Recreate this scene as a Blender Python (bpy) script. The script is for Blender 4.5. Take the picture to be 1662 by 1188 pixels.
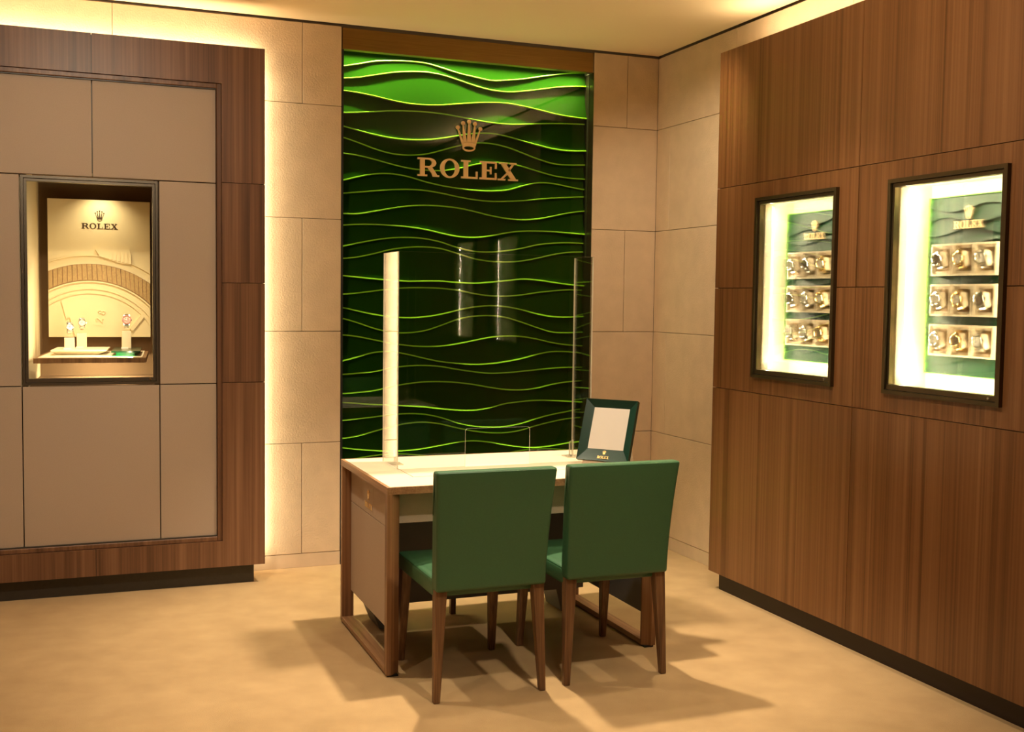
import bpy, bmesh, math, random
from mathutils import Vector, Matrix, Euler

for o in list(bpy.data.objects):
    bpy.data.objects.remove(o, do_unlink=True)
scene = bpy.context.scene
COL = scene.collection
random.seed(7)
PI = math.pi

# ------------------------------------------------------------------ camera
CAM_POS = Vector((-3.3056, -6.0446, 1.4880))
YAW, PITCH, ROLL, FPX = -0.37494, 0.06031, 0.01304, 1810.05
fwd = Vector((-math.sin(YAW) * math.cos(PITCH), math.cos(YAW) * math.cos(PITCH), -math.sin(PITCH)))
right = Vector((math.cos(YAW), math.sin(YAW), 0))
up = right.cross(fwd)
r2 = math.cos(ROLL) * right + math.sin(ROLL) * up
u2 = -math.sin(ROLL) * right + math.cos(ROLL) * up
cam = bpy.data.cameras.new('camera')
cam.sensor_fit = 'HORIZONTAL'; cam.sensor_width = 36.0; cam.lens = FPX / 1662 * 36.0
cam.clip_start = 0.05; cam.clip_end = 100
camo = bpy.data.objects.new('camera', cam); COL.objects.link(camo)
camo.matrix_world = Matrix(((r2.x, u2.x, -fwd.x, CAM_POS.x), (r2.y, u2.y, -fwd.y, CAM_POS.y), (r2.z, u2.z, -fwd.z, CAM_POS.z), (0, 0, 0, 1)))
scene.camera = camo

# ------------------------------------------------------------------ world, exposure
w = bpy.data.worlds.new('world'); scene.world = w; w.use_nodes = True
w.node_tree.nodes['Background'].inputs[0].default_value = (1.0, 0.82, 0.58, 1)
w.node_tree.nodes['Background'].inputs[1].default_value = 0.05
vs = scene.view_settings
vs.view_transform = 'Standard'; vs.look = 'None'; vs.gamma = 1.0; vs.exposure = 0.14
vs.use_curve_mapping = False

WARM = (1.0, 0.835, 0.61)
LED = (1.0, 0.82, 0.53)

def spot(name, loc, target, power, size_deg, blend=0.6, radius=0.05, color=WARM):
    l = bpy.data.lights.new(name, 'SPOT'); l.energy = power; l.color = color
    l.spot_size = math.radians(size_deg); l.spot_blend = blend; l.shadow_soft_size = radius
    o = bpy.data.objects.new(name, l); COL.objects.link(o); o.location = loc
    o.rotation_euler = (Vector(target) - Vector(loc)).to_track_quat('-Z', 'Y').to_euler()
    return o

def area(name, loc, direction, sx, sy, power, color=LED, spread=180, yaxis=None):
    l = bpy.data.lights.new(name, 'AREA'); l.energy = power; l.color = color
    l.shape = 'RECTANGLE'; l.size = sx; l.size_y = sy; l.spread = math.radians(spread)
    o = bpy.data.objects.new(name, l); COL.objects.link(o); o.location = loc
    z = -Vector(direction).normalized()
    ya = Vector(yaxis) if yaxis else (Vector((0, 0, 1)) if abs(z.z) < 0.9 else Vector((0, 1, 0)))
    x = ya.cross(z).normalized(); y = z.cross(x)
    o.rotation_euler = Matrix((x, y, z)).transposed().to_euler()
    return o

# ceiling downlights plus added fill spots (all outside the frame, in the ceiling plane)
ZC = 2.93
for (x, y, tx, ty, tz, p, sz, bl) in [
    (-1.58, -1.30, -1.58, -1.45, 0.0, 350, 76, 0.6),     # over the desk
    (-2.95, -1.60, -2.95, -1.65, 0.0, 115, 95, 0.9),     # left floor, in front of the cabinet
    (-0.80, -2.10, -0.80, -2.15, 0.0, 90, 80, 0.9),      # right floor, in front of the wood wall
    (-1.75, -3.70, -1.60, -2.20, 0.55, 125, 56, 1.0),     # added fill aimed at the chair backs
    (-3.90, -3.40, -3.90, -3.20, 0.0, 80, 105, 0.9),
    (-3.25, -2.60, -3.30, -0.27, 1.55, 130, 85, 1.0),    # added fill spots washing the cabinet,
    (-0.75, -1.50, 0.0, -0.30, 1.60, 72, 75, 1.0),      # the stone corner
    (-2.20, -3.00, -0.25, -2.60, 1.80, 150, 90, 1.0),    # and the wood wall
    (-2.60, -5.40, -2.60, -5.20, 0.0, 90, 120, 1.0),  # added fill in the rear of the room, for bounce
    (-5.20, -5.40, -5.20, -5.20, 0.0, 90, 120, 1.0),  # second added rear fill
]:
    spot('downlight_and_fill', (x, y, ZC), (tx, ty, tz), p, sz, bl, 0.05)
# LED strips behind the left cabinet, facing the stone wall
area('led_strip', (-2.418, -0.045, 1.40), (0.45, 1, 0), 0.02, 2.60, 11.5, LED)
area('led_strip', (-3.214, -0.045, 2.70), (0, 0.45, 1), 1.60, 0.02, 9, LED)
# LED cove on top of the wood wall, shining up
area('led_strip', (-0.12, -2.60, 2.76), (-0.25, 0, 1), 0.05, 2.90, 15, LED, yaxis=(0, 1, 0))
# LED strips at the head and foot of the green wave panel
GREENLED = (0.92, 1.0, 0.55)
area('led_strip', (-1.185, 0.076, 2.868), (0, 0.06, -1), 1.46, 0.014, 13, GREENLED, spread=85)
area('led_strip', (-1.185, 0.076, 0.110), (0, 0.06, 1), 1.46, 0.014, 11, GREENLED, spread=95)

# ------------------------------------------------------------------ materials
def nt(name):
    m = bpy.data.materials.new(name); m.use_nodes = True
    t = m.node_tree; b = t.nodes['Principled BSDF']
    return m, t, b

def lk(t, a, b): t.links.new(a, b)

def plain(name, col, rough=0.5, metal=0.0, noise=0.0, nscale=40, bump=0.0, bscale=200, coat=0.0, spec=0.5, aniso=None, sheen=0.0, emis=None):
    m, t, b = nt(name)
    b.inputs['Base Color'].default_value = (*col, 1); b.inputs['Roughness'].default_value = rough
    b.inputs['Metallic'].default_value = metal; b.inputs['Specular IOR Level'].default_value = spec
    b.inputs['Coat Weight'].default_value = coat; b.inputs['Sheen Weight'].default_value = sheen
    if emis:
        b.inputs['Emission Color'].default_value = (*emis[0], 1); b.inputs['Emission Strength'].default_value = emis[1]
    tc = t.nodes.new('ShaderNodeTexCoord')
    src = tc.outputs['Object']
    if aniso:
        mp = t.nodes.new('ShaderNodeMapping'); mp.inputs['Scale'].default_value = aniso
        lk(t, src, mp.inputs[0]); src = mp.outputs[0]
    if noise:
        n = t.nodes.new('ShaderNodeTexNoise'); n.inputs['Scale'].default_value = nscale; n.inputs['Detail'].default_value = 6
        lk(t, src, n.inputs['Vector'])
        r = t.nodes.new('ShaderNodeMapRange'); r.inputs[1].default_value = 0.3; r.inputs[2].default_value = 0.7
        r.inputs[3].default_value = 1 - noise; r.inputs[4].default_value = 1 + noise
        lk(t, n.outputs[0], r.inputs[0])
        mx = t.nodes.new('ShaderNodeMix'); mx.data_type = 'RGBA'; mx.blend_type = 'MULTIPLY'; mx.inputs[0].default_value = 1
        mx.inputs[6].default_value = (*col, 1); lk(t, r.outputs[0], mx.inputs[7]); lk(t, mx.outputs[2], b.inputs['Base Color'])
    if bump:
        n2 = t.nodes.new('ShaderNodeTexNoise'); n2.inputs['Scale'].default_value = bscale; n2.inputs['Detail'].default_value = 5
        lk(t, src, n2.inputs['Vector'])
        bp = t.nodes.new('ShaderNodeBump'); bp.inputs['Strength'].default_value = bump; bp.inputs['Distance'].default_value = 0.01
        lk(t, n2.outputs[0], bp.inputs['Height']); lk(t, bp.outputs[0], b.inputs['Normal'])
    return m

def wood(name, dark, mid, light, sc=(16, 16, 0.35), fine=(150, 150, 2.0), rough=0.42, coat=0.0):
    """veneer: broad figure plus fine vertical pores; grain along local z unless sc says otherwise"""
    m, t, b = nt(name)
    tc = t.nodes.new('ShaderNodeTexCoord'); oi = t.nodes.new('ShaderNodeObjectInfo')
    off = t.nodes.new('ShaderNodeVectorMath'); off.operation = 'SCALE'
    cb = t.nodes.new('ShaderNodeCombineXYZ')
    for k in range(3): lk(t, oi.outputs['Random'], cb.inputs[k])
    lk(t, cb.outputs[0], off.inputs[0]); off.inputs['Scale'].default_value = 3.7
    ad = t.nodes.new('ShaderNodeVectorMath'); lk(t, tc.outputs['Object'], ad.inputs[0]); lk(t, off.outputs[0], ad.inputs[1])
    def nz(s, scale, det, dist=0.0):
        mp = t.nodes.new('ShaderNodeMapping'); mp.inputs['Scale'].default_value = s
        lk(t, ad.outputs[0], mp.inputs[0])
        n = t.nodes.new('ShaderNodeTexNoise'); n.inputs['Scale'].default_value = scale; n.inputs['Detail'].default_value = det
        n.inputs['Distortion'].default_value = dist
        lk(t, mp.outputs[0], n.inputs['Vector']); return n.outputs[0]
    a = nz(sc, 1.0, 3, 0.4); f = nz(fine, 1.0, 3)
    s2 = tuple(v * 3.5 if v > 2 else v * 1.4 for v in sc)
    c = nz(s2, 1.0, 2)
    def math_(op, x, y):
        n = t.nodes.new('ShaderNodeMath'); n.operation = op
        for i, v in enumerate((x, y)):
            if isinstance(v, (int, float)): n.inputs[i].default_value = v
            else: lk(t, v, n.inputs[i])
        return n.outputs[0]
    v = math_('ADD', math_('MULTIPLY', a, 0.45), math_('ADD', math_('MULTIPLY', c, 0.35), math_('MULTIPLY', f, 0.20)))
    rp = t.nodes.new('ShaderNodeValToRGB'); e = rp.color_ramp.elements
    e[0].position = 0.36; e[0].color = (*dark, 1); e[1].position = 0.66; e[1].color = (*light, 1)
    k = e.new(0.50); k.color = (*mid, 1)
    lk(t, v, rp.inputs[0]); lk(t, rp.outputs[0], b.inputs['Base Color'])
    b.inputs['Roughness'].default_value = rough; b.inputs['Coat Weight'].default_value = coat
    bp = t.nodes.new('ShaderNodeBump'); bp.inputs['Strength'].default_value = 0.06; bp.inputs['Distance'].default_value = 0.004
    lk(t, f, bp.inputs['Height']); lk(t, bp.outputs[0], b.inputs['Normal'])
    return m

def glass(name, tint=(0.96, 0.97, 0.94), k=1.0, rough=0.0, ior=1.45):
    m = bpy.data.materials.new(name); m.use_nodes = True
    t = m.node_tree; t.nodes.clear()
    o = t.nodes.new('ShaderNodeOutputMaterial'); tr = t.nodes.new('ShaderNodeBsdfTransparent'); gl = t.nodes.new('ShaderNodeBsdfGlossy')
    fr = t.nodes.new('ShaderNodeFresnel'); fr.inputs[0].default_value = ior
    mu = t.nodes.new('ShaderNodeMath'); mu.operation = 'MULTIPLY'; mu.inputs[1].default_value = k
    mx = t.nodes.new('ShaderNodeMixShader')
    tr.inputs[0].default_value = (*tint, 1); gl.inputs['Roughness'].default_value = rough
    lk(t, fr.outputs[0], mu.inputs[0]); lk(t, mu.outputs[0], mx.inputs[0]); lk(t, tr.outputs[0], mx.inputs[1]); lk(t, gl.outputs[0], mx.inputs[2])
    lk(t, mx.outputs[0], o.inputs[0])
    return m

M = {}
M['stone'] = plain('limestone', (0.63, 0.475, 0.315), 0.8, noise=0.06, nscale=9, bump=0.26, bscale=110)
M['stone_core'] = plain('mortar', (0.26, 0.20, 0.14), 0.9)
M['stone_base'] = plain('honed limestone', (0.62, 0.47, 0.32), 0.5, noise=0.06, nscale=12, bump=0.05, bscale=90)
M['ceiling'] = plain('ceiling paint', (0.80, 0.60, 0.36), 0.9, bump=0.02, bscale=150)
M['plaster'] = plain('beige plaster', (0.60, 0.50, 0.37), 0.9)
M['wood_l'] = wood('walnut veneer', (0.085, 0.036, 0.016), (0.165, 0.075, 0.036), (0.25, 0.125, 0.064))
M['wood_r'] = wood('straight grain veneer', (0.095, 0.034, 0.008), (0.165, 0.066, 0.020), (0.225, 0.100, 0.036), sc=(26, 26, 0.12), fine=(190, 190, 0.8), rough=0.38)
M['wood_desk'] = wood('desk oak veneer', (0.14, 0.060, 0.024), (0.26, 0.125, 0.055), (0.38, 0.20, 0.095), sc=(30, 30, 0.6))
M['wood_desk_h'] = wood('desk oak edge', (0.18, 0.080, 0.032), (0.32, 0.165, 0.075), (0.46, 0.26, 0.125), sc=(30, 1.2, 30), fine=(150, 4, 150))
M['wood_leg'] = wood('chair leg walnut', (0.075, 0.030, 0.012), (0.16, 0.075, 0.030), (0.27, 0.14, 0.06), sc=(45, 45, 1.2))
M['fabric'] = plain('taupe leather panel', (0.425, 0.325, 0.245), 0.62, noise=0.05, nscale=300, bump=0.10, bscale=420)
M['desk_taupe'] = plain('desk taupe leather', (0.46, 0.345, 0.25), 0.6, noise=0.05, nscale=300, bump=0.08, bscale=420)
M['desk_dark'] = plain('dark grey laminate', (0.15, 0.148, 0.155), 0.5)
M['desk_top'] = plain('cream leather', (0.82, 0.69, 0.49), 0.5, noise=0.03, nscale=260, bump=0.05, bscale=400)
M['plinth'] = plain('dark bronze plinth', (0.042, 0.036, 0.028), 0.45, noise=0.1, nscale=60)
M['plinth_r'] = plain('dark brown plinth', (0.020, 0.009, 0.006), 0.5)
M['bronze'] = plain('brushed bronze', (0.21, 0.115, 0.028), 0.42, 0.9, noise=0.10, nscale=1.0, aniso=(6, 200, 220))
M['bronze_d'] = plain('dark bronze frame', (0.085, 0.062, 0.030), 0.35, 0.75)
M['gunmetal'] = plain('grey bronze frame', (0.15, 0.125, 0.095), 0.35, 0.8)
M['black'] = plain('black rubber', (0.008, 0.008, 0.008), 0.6)
M['gold'] = plain('brushed gold', (0.88, 0.63, 0.34), 0.45, 0.35, noise=0.05, nscale=1.0, aniso=(300, 300, 8))
M['gold_print'] = plain('gold foil print', (0.75, 0.50, 0.18), 0.35, 0.7)
M['brown_print'] = plain('brown print', (0.055, 0.028, 0.010), 0.6)
M['leather_g'] = plain('green leather', (0.040, 0.118, 0.050), 0.42, noise=0.06, nscale=220, bump=0.10, bscale=520)
M['leather_seam'] = plain('green leather seam', (0.016, 0.065, 0.020), 0.45)
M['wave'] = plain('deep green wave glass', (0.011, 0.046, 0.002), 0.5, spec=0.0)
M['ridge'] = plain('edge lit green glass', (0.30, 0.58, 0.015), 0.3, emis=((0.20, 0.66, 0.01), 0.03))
M['wave_small'] = plain('green wavy backdrop', (0.003, 0.026, 0.009), 0.45, spec=0.25)
M['ridge_small'] = plain('green backdrop edge', (0.16, 0.50, 0.05), 0.3)
M['pane'] = glass('display window pane', k=0.9)
M['panel_pane'] = glass('green panel glass', (0.95, 0.98, 0.95), k=0.55)
M['acrylic'] = glass('clear acrylic', (0.97, 0.97, 0.95), k=0.6)
M['acrylic_edge'] = plain('acrylic edge', (0.85, 0.78, 0.66), 0.25)
M['white_liner'] = plain('white display liner', (0.86, 0.78, 0.62), 0.7)
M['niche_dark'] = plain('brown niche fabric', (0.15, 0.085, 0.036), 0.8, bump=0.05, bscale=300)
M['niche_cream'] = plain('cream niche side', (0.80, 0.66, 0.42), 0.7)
M['poster'] = plain('cream poster board', (0.80, 0.66, 0.40), 0.6)
M['poster_brown'] = plain('brown relief ring', (0.42, 0.27, 0.11), 0.6, noise=0.15, nscale=120)
M['cream'] = plain('cream leather tray', (0.78, 0.66, 0.47), 0.6)
M['tray_cream'] = plain('cream tray leather', (0.60, 0.49, 0.33), 0.6)
M['cream_d'] = plain('cream display block', (0.72, 0.60, 0.42), 0.6)
M['steel'] = plain('polished steel', (0.80, 0.76, 0.68), 0.18, 1.0)
M['yellow_gold'] = plain('yellow gold', (0.90, 0.66, 0.30), 0.2, 1.0)
M['dial_w'] = plain('silver dial', (0.78, 0.72, 0.62), 0.3)
M['dial_d'] = plain('dark dial', (0.16, 0.12, 0.08), 0.3)
M['dial_p'] = plain('pink dial', (0.55, 0.22, 0.20), 0.3)
M['green_tray'] = plain('dark green lacquer', (0.006, 0.030, 0.012), 0.2)
M['green_bright'] = plain('green glass underside', (0.02, 0.50, 0.14), 0.3)  # saturated green base colour
M['frame_green'] = plain('dark green lacquer frame', (0.004, 0.022, 0.013), 0.25)
M['mirror'] = plain('mirror glass', (0.82, 0.76, 0.68), 0.12, 0.55)  # pale, partly diffuse colour stands in for a bright reflection

def carpet_mat():
    m, t, b = nt('beige carpet')
    tc = t.nodes.new('ShaderNodeTexCoord')
    def n(scale, det):
        x = t.nodes.new('ShaderNodeTexNoise'); x.inputs['Scale'].default_value = scale; x.inputs['Detail'].default_value = det
        lk(t, tc.outputs['Object'], x.inputs['Vector']); return x.outputs[0]
    big, mid_, fine = n(1.3, 3), n(7, 4), n(380, 3)
    def ma(op, a, c):
        q = t.nodes.new('ShaderNodeMath'); q.operation = op
        for i, v in enumerate((a, c)):
            if isinstance(v, (int, float)): q.inputs[i].default_value = v
            else: lk(t, v, q.inputs[i])
        return q.outputs[0]
    v = ma('ADD', ma('MULTIPLY', big, 0.35), ma('ADD', ma('MULTIPLY', mid_, 0.35), ma('MULTIPLY', fine, 0.30)))
    r = t.nodes.new('ShaderNodeValToRGB'); e = r.color_ramp.elements
    e[0].position = 0.36; e[0].color = (0.40, 0.255, 0.115, 1); e[1].position = 0.64; e[1].color = (0.55, 0.365, 0.175, 1)
    lk(t, v, r.inputs[0]); lk(t, r.outputs[0], b.inputs['Base Color'])
    b.inputs['Roughness'].default_value = 0.95; b.inputs['Specular IOR Level'].default_value = 0.1; b.inputs['Sheen Weight'].default_value = 0.2
    bp = t.nodes.new('ShaderNodeBump'); bp.inputs['Strength'].default_value = 0.35; bp.inputs['Distance'].default_value = 0.006
    lk(t, fine, bp.inputs['Height']); lk(t, bp.outputs[0], b.inputs['Normal'])
    return m
M['carpet'] = carpet_mat()

# ------------------------------------------------------------------ helpers
def origin(o):
    v = Vector((0, 0, 0))
    while o is not None:
        v = v + o.location; o = o.parent
    return v

def obj(name, mesh, mat=None, parent=None, local=False, label=None, smooth=False, mats=None):
    """one mesh object; vertices are world coordinates unless local"""
    if isinstance(mesh, bmesh.types.BMesh):
        me = bpy.data.meshes.new(name); bmesh.ops.recalc_face_normals(mesh, faces=mesh.faces[:])
        mesh.to_mesh(me); mesh.free()
    else: me = mesh
    if mats:
        if not me.materials:
            for q in mats: me.materials.append(q)
    elif mat is not None and not me.materials: me.materials.append(M[mat])
    if smooth:
        for p in me.polygons: p.use_smooth = True
        try: me.set_sharp_from_angle(angle=math.radians(38))
        except Exception: pass
    o = bpy.data.objects.new(name, me); COL.objects.link(o)
    if parent is not None:
        o.parent = parent
        if not local: o.location = -origin(parent)
    if label: o['label'] = label
    return o

def thing(name, label, cat, loc=(0, 0, 0), rotz=0.0, group=None):
    o = bpy.data.objects.new(name, None); COL.objects.link(o); o.empty_display_size = 0.05
    o.location = loc; o.rotation_euler = (0, 0, rotz); o['label'] = label; o['category'] = cat
    if group: o['group'] = group
    return o

def tag(o, label, cat, group=None):
    o['label'] = label; o['category'] = cat
    if group: o['group'] = group
    return o

def struct(name, bm, mat):
    o = obj(name, bm, mat); o['kind'] = 'structure'; return o

def copy_tree(o, parent=None):
    c = o.copy(); COL.objects.link(c); c.parent = parent
    for ch in list(o.children): copy_tree(ch, c)
    return c

def bx(bm, x0, x1, y0, y1, z0, z1, bev=0.0, seg=1):
    g = bmesh.ops.create_cube(bm, size=1.0)
    vs_ = g['verts']
    for v in vs_:
        v.co = Vector(((x0 + x1) / 2 + v.co.x * (x1 - x0), (y0 + y1) / 2 + v.co.y * (y1 - y0), (z0 + z1) / 2 + v.co.z * (z1 - z0)))
    if bev:
        es = list({e for v in vs_ for e in v.link_edges})
        bmesh.ops.bevel(bm, geom=es, offset=bev, segments=seg, profile=0.5, affect='EDGES')
    return bm

def box(x0, x1, y0, y1, z0, z1, bev=0.0, seg=1):
    return bx(bmesh.new(), min(x0, x1), max(x0, x1), min(y0, y1), max(y0, y1), min(z0, z1), max(z0, z1), bev, seg)

def prism(polys, axis='y', a=0.0, b=0.01, bm=None):
    """extrude 2D polygons; axis y: points are (x,z); axis x: points are (y,z); axis z: points are (x,y)"""
    bm = bm or bmesh.new()
    def P(p, d):
        return {'y': (p[0], d, p[1]), 'x': (d, p[0], p[1]), 'z': (p[0], p[1], d)}[axis]
    for pl in polys:
        va = [bm.verts.new(P(p, a)) for p in pl]; vb = [bm.verts.new(P(p, b)) for p in pl]
        bm.faces.new(va); bm.faces.new(vb[::-1])
        n = len(pl)
        for i in range(n):
            bm.faces.new((va[i], vb[i], vb[(i + 1) % n], va[(i + 1) % n]))
    return bm

def tube(bm, pts, r, seg=8, closed=False, half=False):
    pts = [Vector(p) for p in pts]; rings = []; n = len(pts)
    for i, p in enumerate(pts):
        if closed: d = pts[(i + 1) % n] - pts[i - 1]
        else: d = pts[min(i + 1, n - 1)] - pts[max(i - 1, 0)]
        d.normalize()
        ref = Vector((0, 0, 1)) if abs(d.z) < 0.9 else Vector((0, 1, 0))
        x = d.cross(ref).normalized(); y = x.cross(d).normalized()
        rings.append([bm.verts.new(p + r * (math.cos(2 * PI * k / seg) * x + math.sin(2 * PI * k / seg) * y)) for k in range(seg)])
    m = n if closed else n - 1
    for i in range(m):
        A, B = rings[i], rings[(i + 1) % n]
        for k in range(seg):
            bm.faces.new((A[k], A[(k + 1) % seg], B[(k + 1) % seg], B[k]))
    if not closed:
        bm.faces.new(rings[0][::-1]); bm.faces.new(rings[-1])
    return bm

def cyl(bm, c, axis, r0, r1, h, seg=24):
    """frustum from c along axis"""
    a = Vector(axis).normalized(); ref = Vector((0, 0, 1)) if abs(a.z) < 0.9 else Vector((1, 0, 0))
    x = a.cross(ref).normalized(); y = a.cross(x); c = Vector(c)
    A = [bm.verts.new(c + r0 * (math.cos(2 * PI * k / seg) * x + math.sin(2 * PI * k / seg) * y)) for k in range(seg)]
    B = [bm.verts.new(c + a * h + r1 * (math.cos(2 * PI * k / seg) * x + math.sin(2 * PI * k / seg) * y)) for k in range(seg)]
    for k in range(seg): bm.faces.new((A[k], A[(k + 1) % seg], B[(k + 1) % seg], B[k]))
    bm.faces.new(A[::-1]); bm.faces.new(B)
    return bm

def taper_leg(bm, top, bot, s0, s1):
    """square tapered leg; s = side length"""
    t, b = Vector(top), Vector(bot)
    def sq(p, s): return [bm.verts.new(p + Vector((sx * s / 2, sy * s / 2, 0))) for sx, sy in ((-1, -1), (1, -1), (1, 1), (-1, 1))]
    A, B = sq(t, s0), sq(b, s1)
    for k in range(4): bm.faces.new((A[k], A[(k + 1) % 4], B[(k + 1) % 4], B[k]))
    bm.faces.new(A); bm.faces.new(B[::-1])
    es = [e for e in bm.edges]
    bmesh.ops.bevel(bm, geom=es, offset=0.003, segments=1, affect='EDGES')
    return bm

def grid_mesh(nx, ny, fn):
    bm = bmesh.new(); V = [[bm.verts.new(fn(i / nx, j / ny)) for j in range(ny + 1)] for i in range(nx + 1)]
    for i in range(nx):
        for j in range(ny):
            bm.faces.new((V[i][j], V[i + 1][j], V[i + 1][j + 1], V[i][j + 1]))
    return bm

# ------------------------------------------------------------------ lettering
def rect(x0, z0, x1, z1): return [(x0, z0), (x1, z0), (x1, z1), (x0, z1)]
def earc(cx, cz, rx, rz, a0, a1, n=14):
    return [(cx + rx * math.cos(math.radians(a0 + (a1 - a0) * k / n)), cz + rz * math.sin(math.radians(a0 + (a1 - a0) * k / n))) for k in range(n + 1)]
def ring(cx, cz, ro, zo, ri, zi, n=32):
    out = []
    for k in range(n):
        a, b = 2 * PI * k / n, 2 * PI * (k + 1) / n
        out.append([(cx + ro * math.cos(a), cz + zo * math.sin(a)), (cx + ro * math.cos(b), cz + zo * math.sin(b)),
                    (cx + ri * math.cos(b), cz + zi * math.sin(b)), (cx + ri * math.cos(a), cz + zi * math.sin(a))])
    return out
def strip(A, B): return [[A[k], A[k + 1], B[k + 1], B[k]] for k in range(len(A) - 1)]

GLYPH = {
 'R': [rect(0, 0.91, 0.37, 1), rect(0.13, 0.09, 0.37, 0.91), rect(0, 0, 0.5, 0.09)]
      + strip([(0.37, 1)] + earc(0.60, 0.735, 0.37, 0.265, 90, -90) + [(0.37, 0.47)], [(0.37, 0.91)] + earc(0.56, 0.735, 0.18, 0.175, 90, -90) + [(0.37, 0.56)])
      + [[(0.52, 0.47), (0.76, 0.49), (0.90, 0.30), (1.02, 0.09), (1.02, 0), (0.80, 0), (0.74, 0.18)], rect(1.02, 0, 1.13, 0.085)],
 'O': ring(0.51, 0.5, 0.51, 0.53, 0.285, 0.44, 36),
 'L': [rect(0, 0.91, 0.5, 1), rect(0.13, 0.1, 0.37, 0.91), rect(0, 0, 0.88, 0.1), rect(0.79, 0.1, 0.88, 0.40)],
 'E': [rect(0, 0.9, 0.92, 1), rect(0, 0, 0.92, 0.1), rect(0.13, 0.1, 0.37, 0.9), rect(0.83, 0.62, 0.92, 0.9), rect(0.83, 0.1, 0.92, 0.38),
       rect(0.37, 0.46, 0.56, 0.55), rect(0.56, 0.30, 0.64, 0.71)],
 'X': [rect(0.03, 0.91, 0.50, 1), rect(0.62, 0.91, 0.99, 1), rect(-0.03, 0, 0.38, 0.09), rect(0.55, 0, 1.08, 0.09),
       [(0.12, 0.92), (0.41, 0.92), (0.97, 0.08), (0.68, 0.08)], [(0.75, 0.92), (0.87, 0.92), (0.60, 0.515), (0.54, 0.60)], [(0.44, 0.42), (0.50, 0.335), (0.24, 0.08), (0.12, 0.08)]],
}
WORD = [('R', 0.0), ('O', 1.18), ('L', 2.30), ('E', 3.296), ('X', 4.32)]
WORDW = 5.396
def crown_polys():
    s = []
    val = [(-82, 120), (-30, 125), (30, 125), (82, 120)]
    body = [(-92, 52), (-84, 125), (-30, 128), (30, 128), (84, 125), (92, 52)] + earc(0, 47, 73, 24, 0, 180, 12)
    s.append(body)
    s += strip(earc(0, 50, 92, 50, 180, 360, 14), earc(0, 47, 73, 24, 180, 360, 14))
    for (tx, tz), (ax, az), (bx_, bz) in (((-160, 300), (-94, 70), (-80, 124)), ((-86, 362), (-84, 112), (-30, 124)), ((0, 385), (-30, 124), (30, 124)),
                                          ((86, 362), (30, 124), (84, 112)), ((160, 300), (80, 124), (94, 70))):
        s.append([(tx - 7, tz), (ax, az), (bx_, bz), (tx + 7, tz)])
    for cx, cz in ((-163, 316), (-86, 378), (0, 402), (86, 378), (163, 316)):
        s.append(earc(cx, cz, 27, 27, 0, 342, 19))
    return s
CROWN = [[(x / 430, z / 430) for x, z in p] for p in crown_polys()]

def emblem(parent, cx, y, z_word, cap, width, crown_h, z_crown, mat, t=0.006, letter_name='letter'):
    """crown and word facing local -y, children of parent, coordinates local to parent"""
    sx = width / WORDW; x0 = cx - width / 2
    obj('crown', prism([[(cx + px * crown_h, z_crown + pz * crown_h) for px, pz in p] for p in CROWN], 'y', y, y - t), mat, parent, local=True)
    for ch, ox in WORD:
        obj(letter_name, prism([[(x0 + (ox + px) * sx, z_word + pz * cap) for px, pz in p] for p in GLYPH[ch]], 'y', y, y - t), mat, parent, local=True)

# ================================================================== STRUCTURE
XL, YR = -7.0, -9.0
struct('floor', box(XL - 0.1, 0.15, YR - 0.1, 0.75, -0.10, 0.0), 'carpet')
struct('ceiling', box(XL - 0.1, -0.004, YR - 0.1, -0.004, 2.957, 3.06), 'ceiling')
struct('wall_left', box(XL - 0.12, XL, YR - 0.1, 0.3, 0, 3.06), 'plaster')
struct('wall_rear', box(XL, 0.15, YR - 0.12, YR, 0, 3.06), 'plaster')

GX0, GX1 = -1.940, -0.430          # opening of the green panel
ROWS = [0.077, 0.687, 1.297, 1.907, 2.517, 2.945]
NX0, NX1 = -3.62, -2.78            # hole in the stone for the deep niche
bm = bmesh.new()
for (a, b, c, d) in ((XL, NX0, 0, 3.06), (NX1, GX0, 0, 3.06), (NX0, NX1, 0, 0.96), (NX0, NX1, 2.14, 3.06), (GX1, 0.15, 0, 3.06), (GX0, GX1, 2.945, 3.06)):
    bx(bm, a, b, 0.022, 0.16, c, d)
bx(bm, GX0, GX1, 0.145, 0.16, 0, 2.945)
wall_back = struct('wall_back', bm, 'stone_core')
wall_right = struct('wall_right', box(0.022, 0.15, YR, 0.022, 0, 3.06), 'stone_core')
G = 0.0013
def slab(parent, x0, x1, y0, y1, z0, z1, mat='stone'):
    obj('stone_slab', box(x0, x1, y0, y1, z0, z1, 0.0015), mat, parent)
cutsA = [-2.153, -3.11, -4.07, -5.03]; cutsB = [-2.63, -3.59, -4.55, -5.51]
for r in range(5):
    z0, z1 = ROWS[r] + G, ROWS[r + 1] - G
    cuts = sorted([c for c in (cutsA if r % 2 == 0 else cutsB)] + [-5.9, GX0])
    for a, b in zip(cuts[:-1], cuts[1:]):
        if r in (1, 2, 3):                       # leave the niche and what the cabinet hides
            if b <= -2.75 and a >= -3.65: continue
            if a < NX1 < b: a = NX1
            if a < NX0 < b: b = NX0
        slab(wall_back, a + G, b - G, 0.0, 0.022, z0, z1)
    cr = [GX1, -0.207, 0.0] if r % 2 == 0 else [GX1, 0.0]
    for a, b in zip(cr[:-1], cr[1:]): slab(wall_back, a + G, b - G if b < 0 else b, 0.0, 0.022, z0, z1)
    cy = [0.0, -0.16, -1.12, -2.08, -3.04, -4.0] if r % 2 == 1 else [0.0, -0.855, -1.815, -2.775, -3.735]
    for a, b in zip(cy[:-1], cy[1:]): slab(wall_right, 0.0, 0.022, a - G, b + G, z0, z1)
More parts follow.
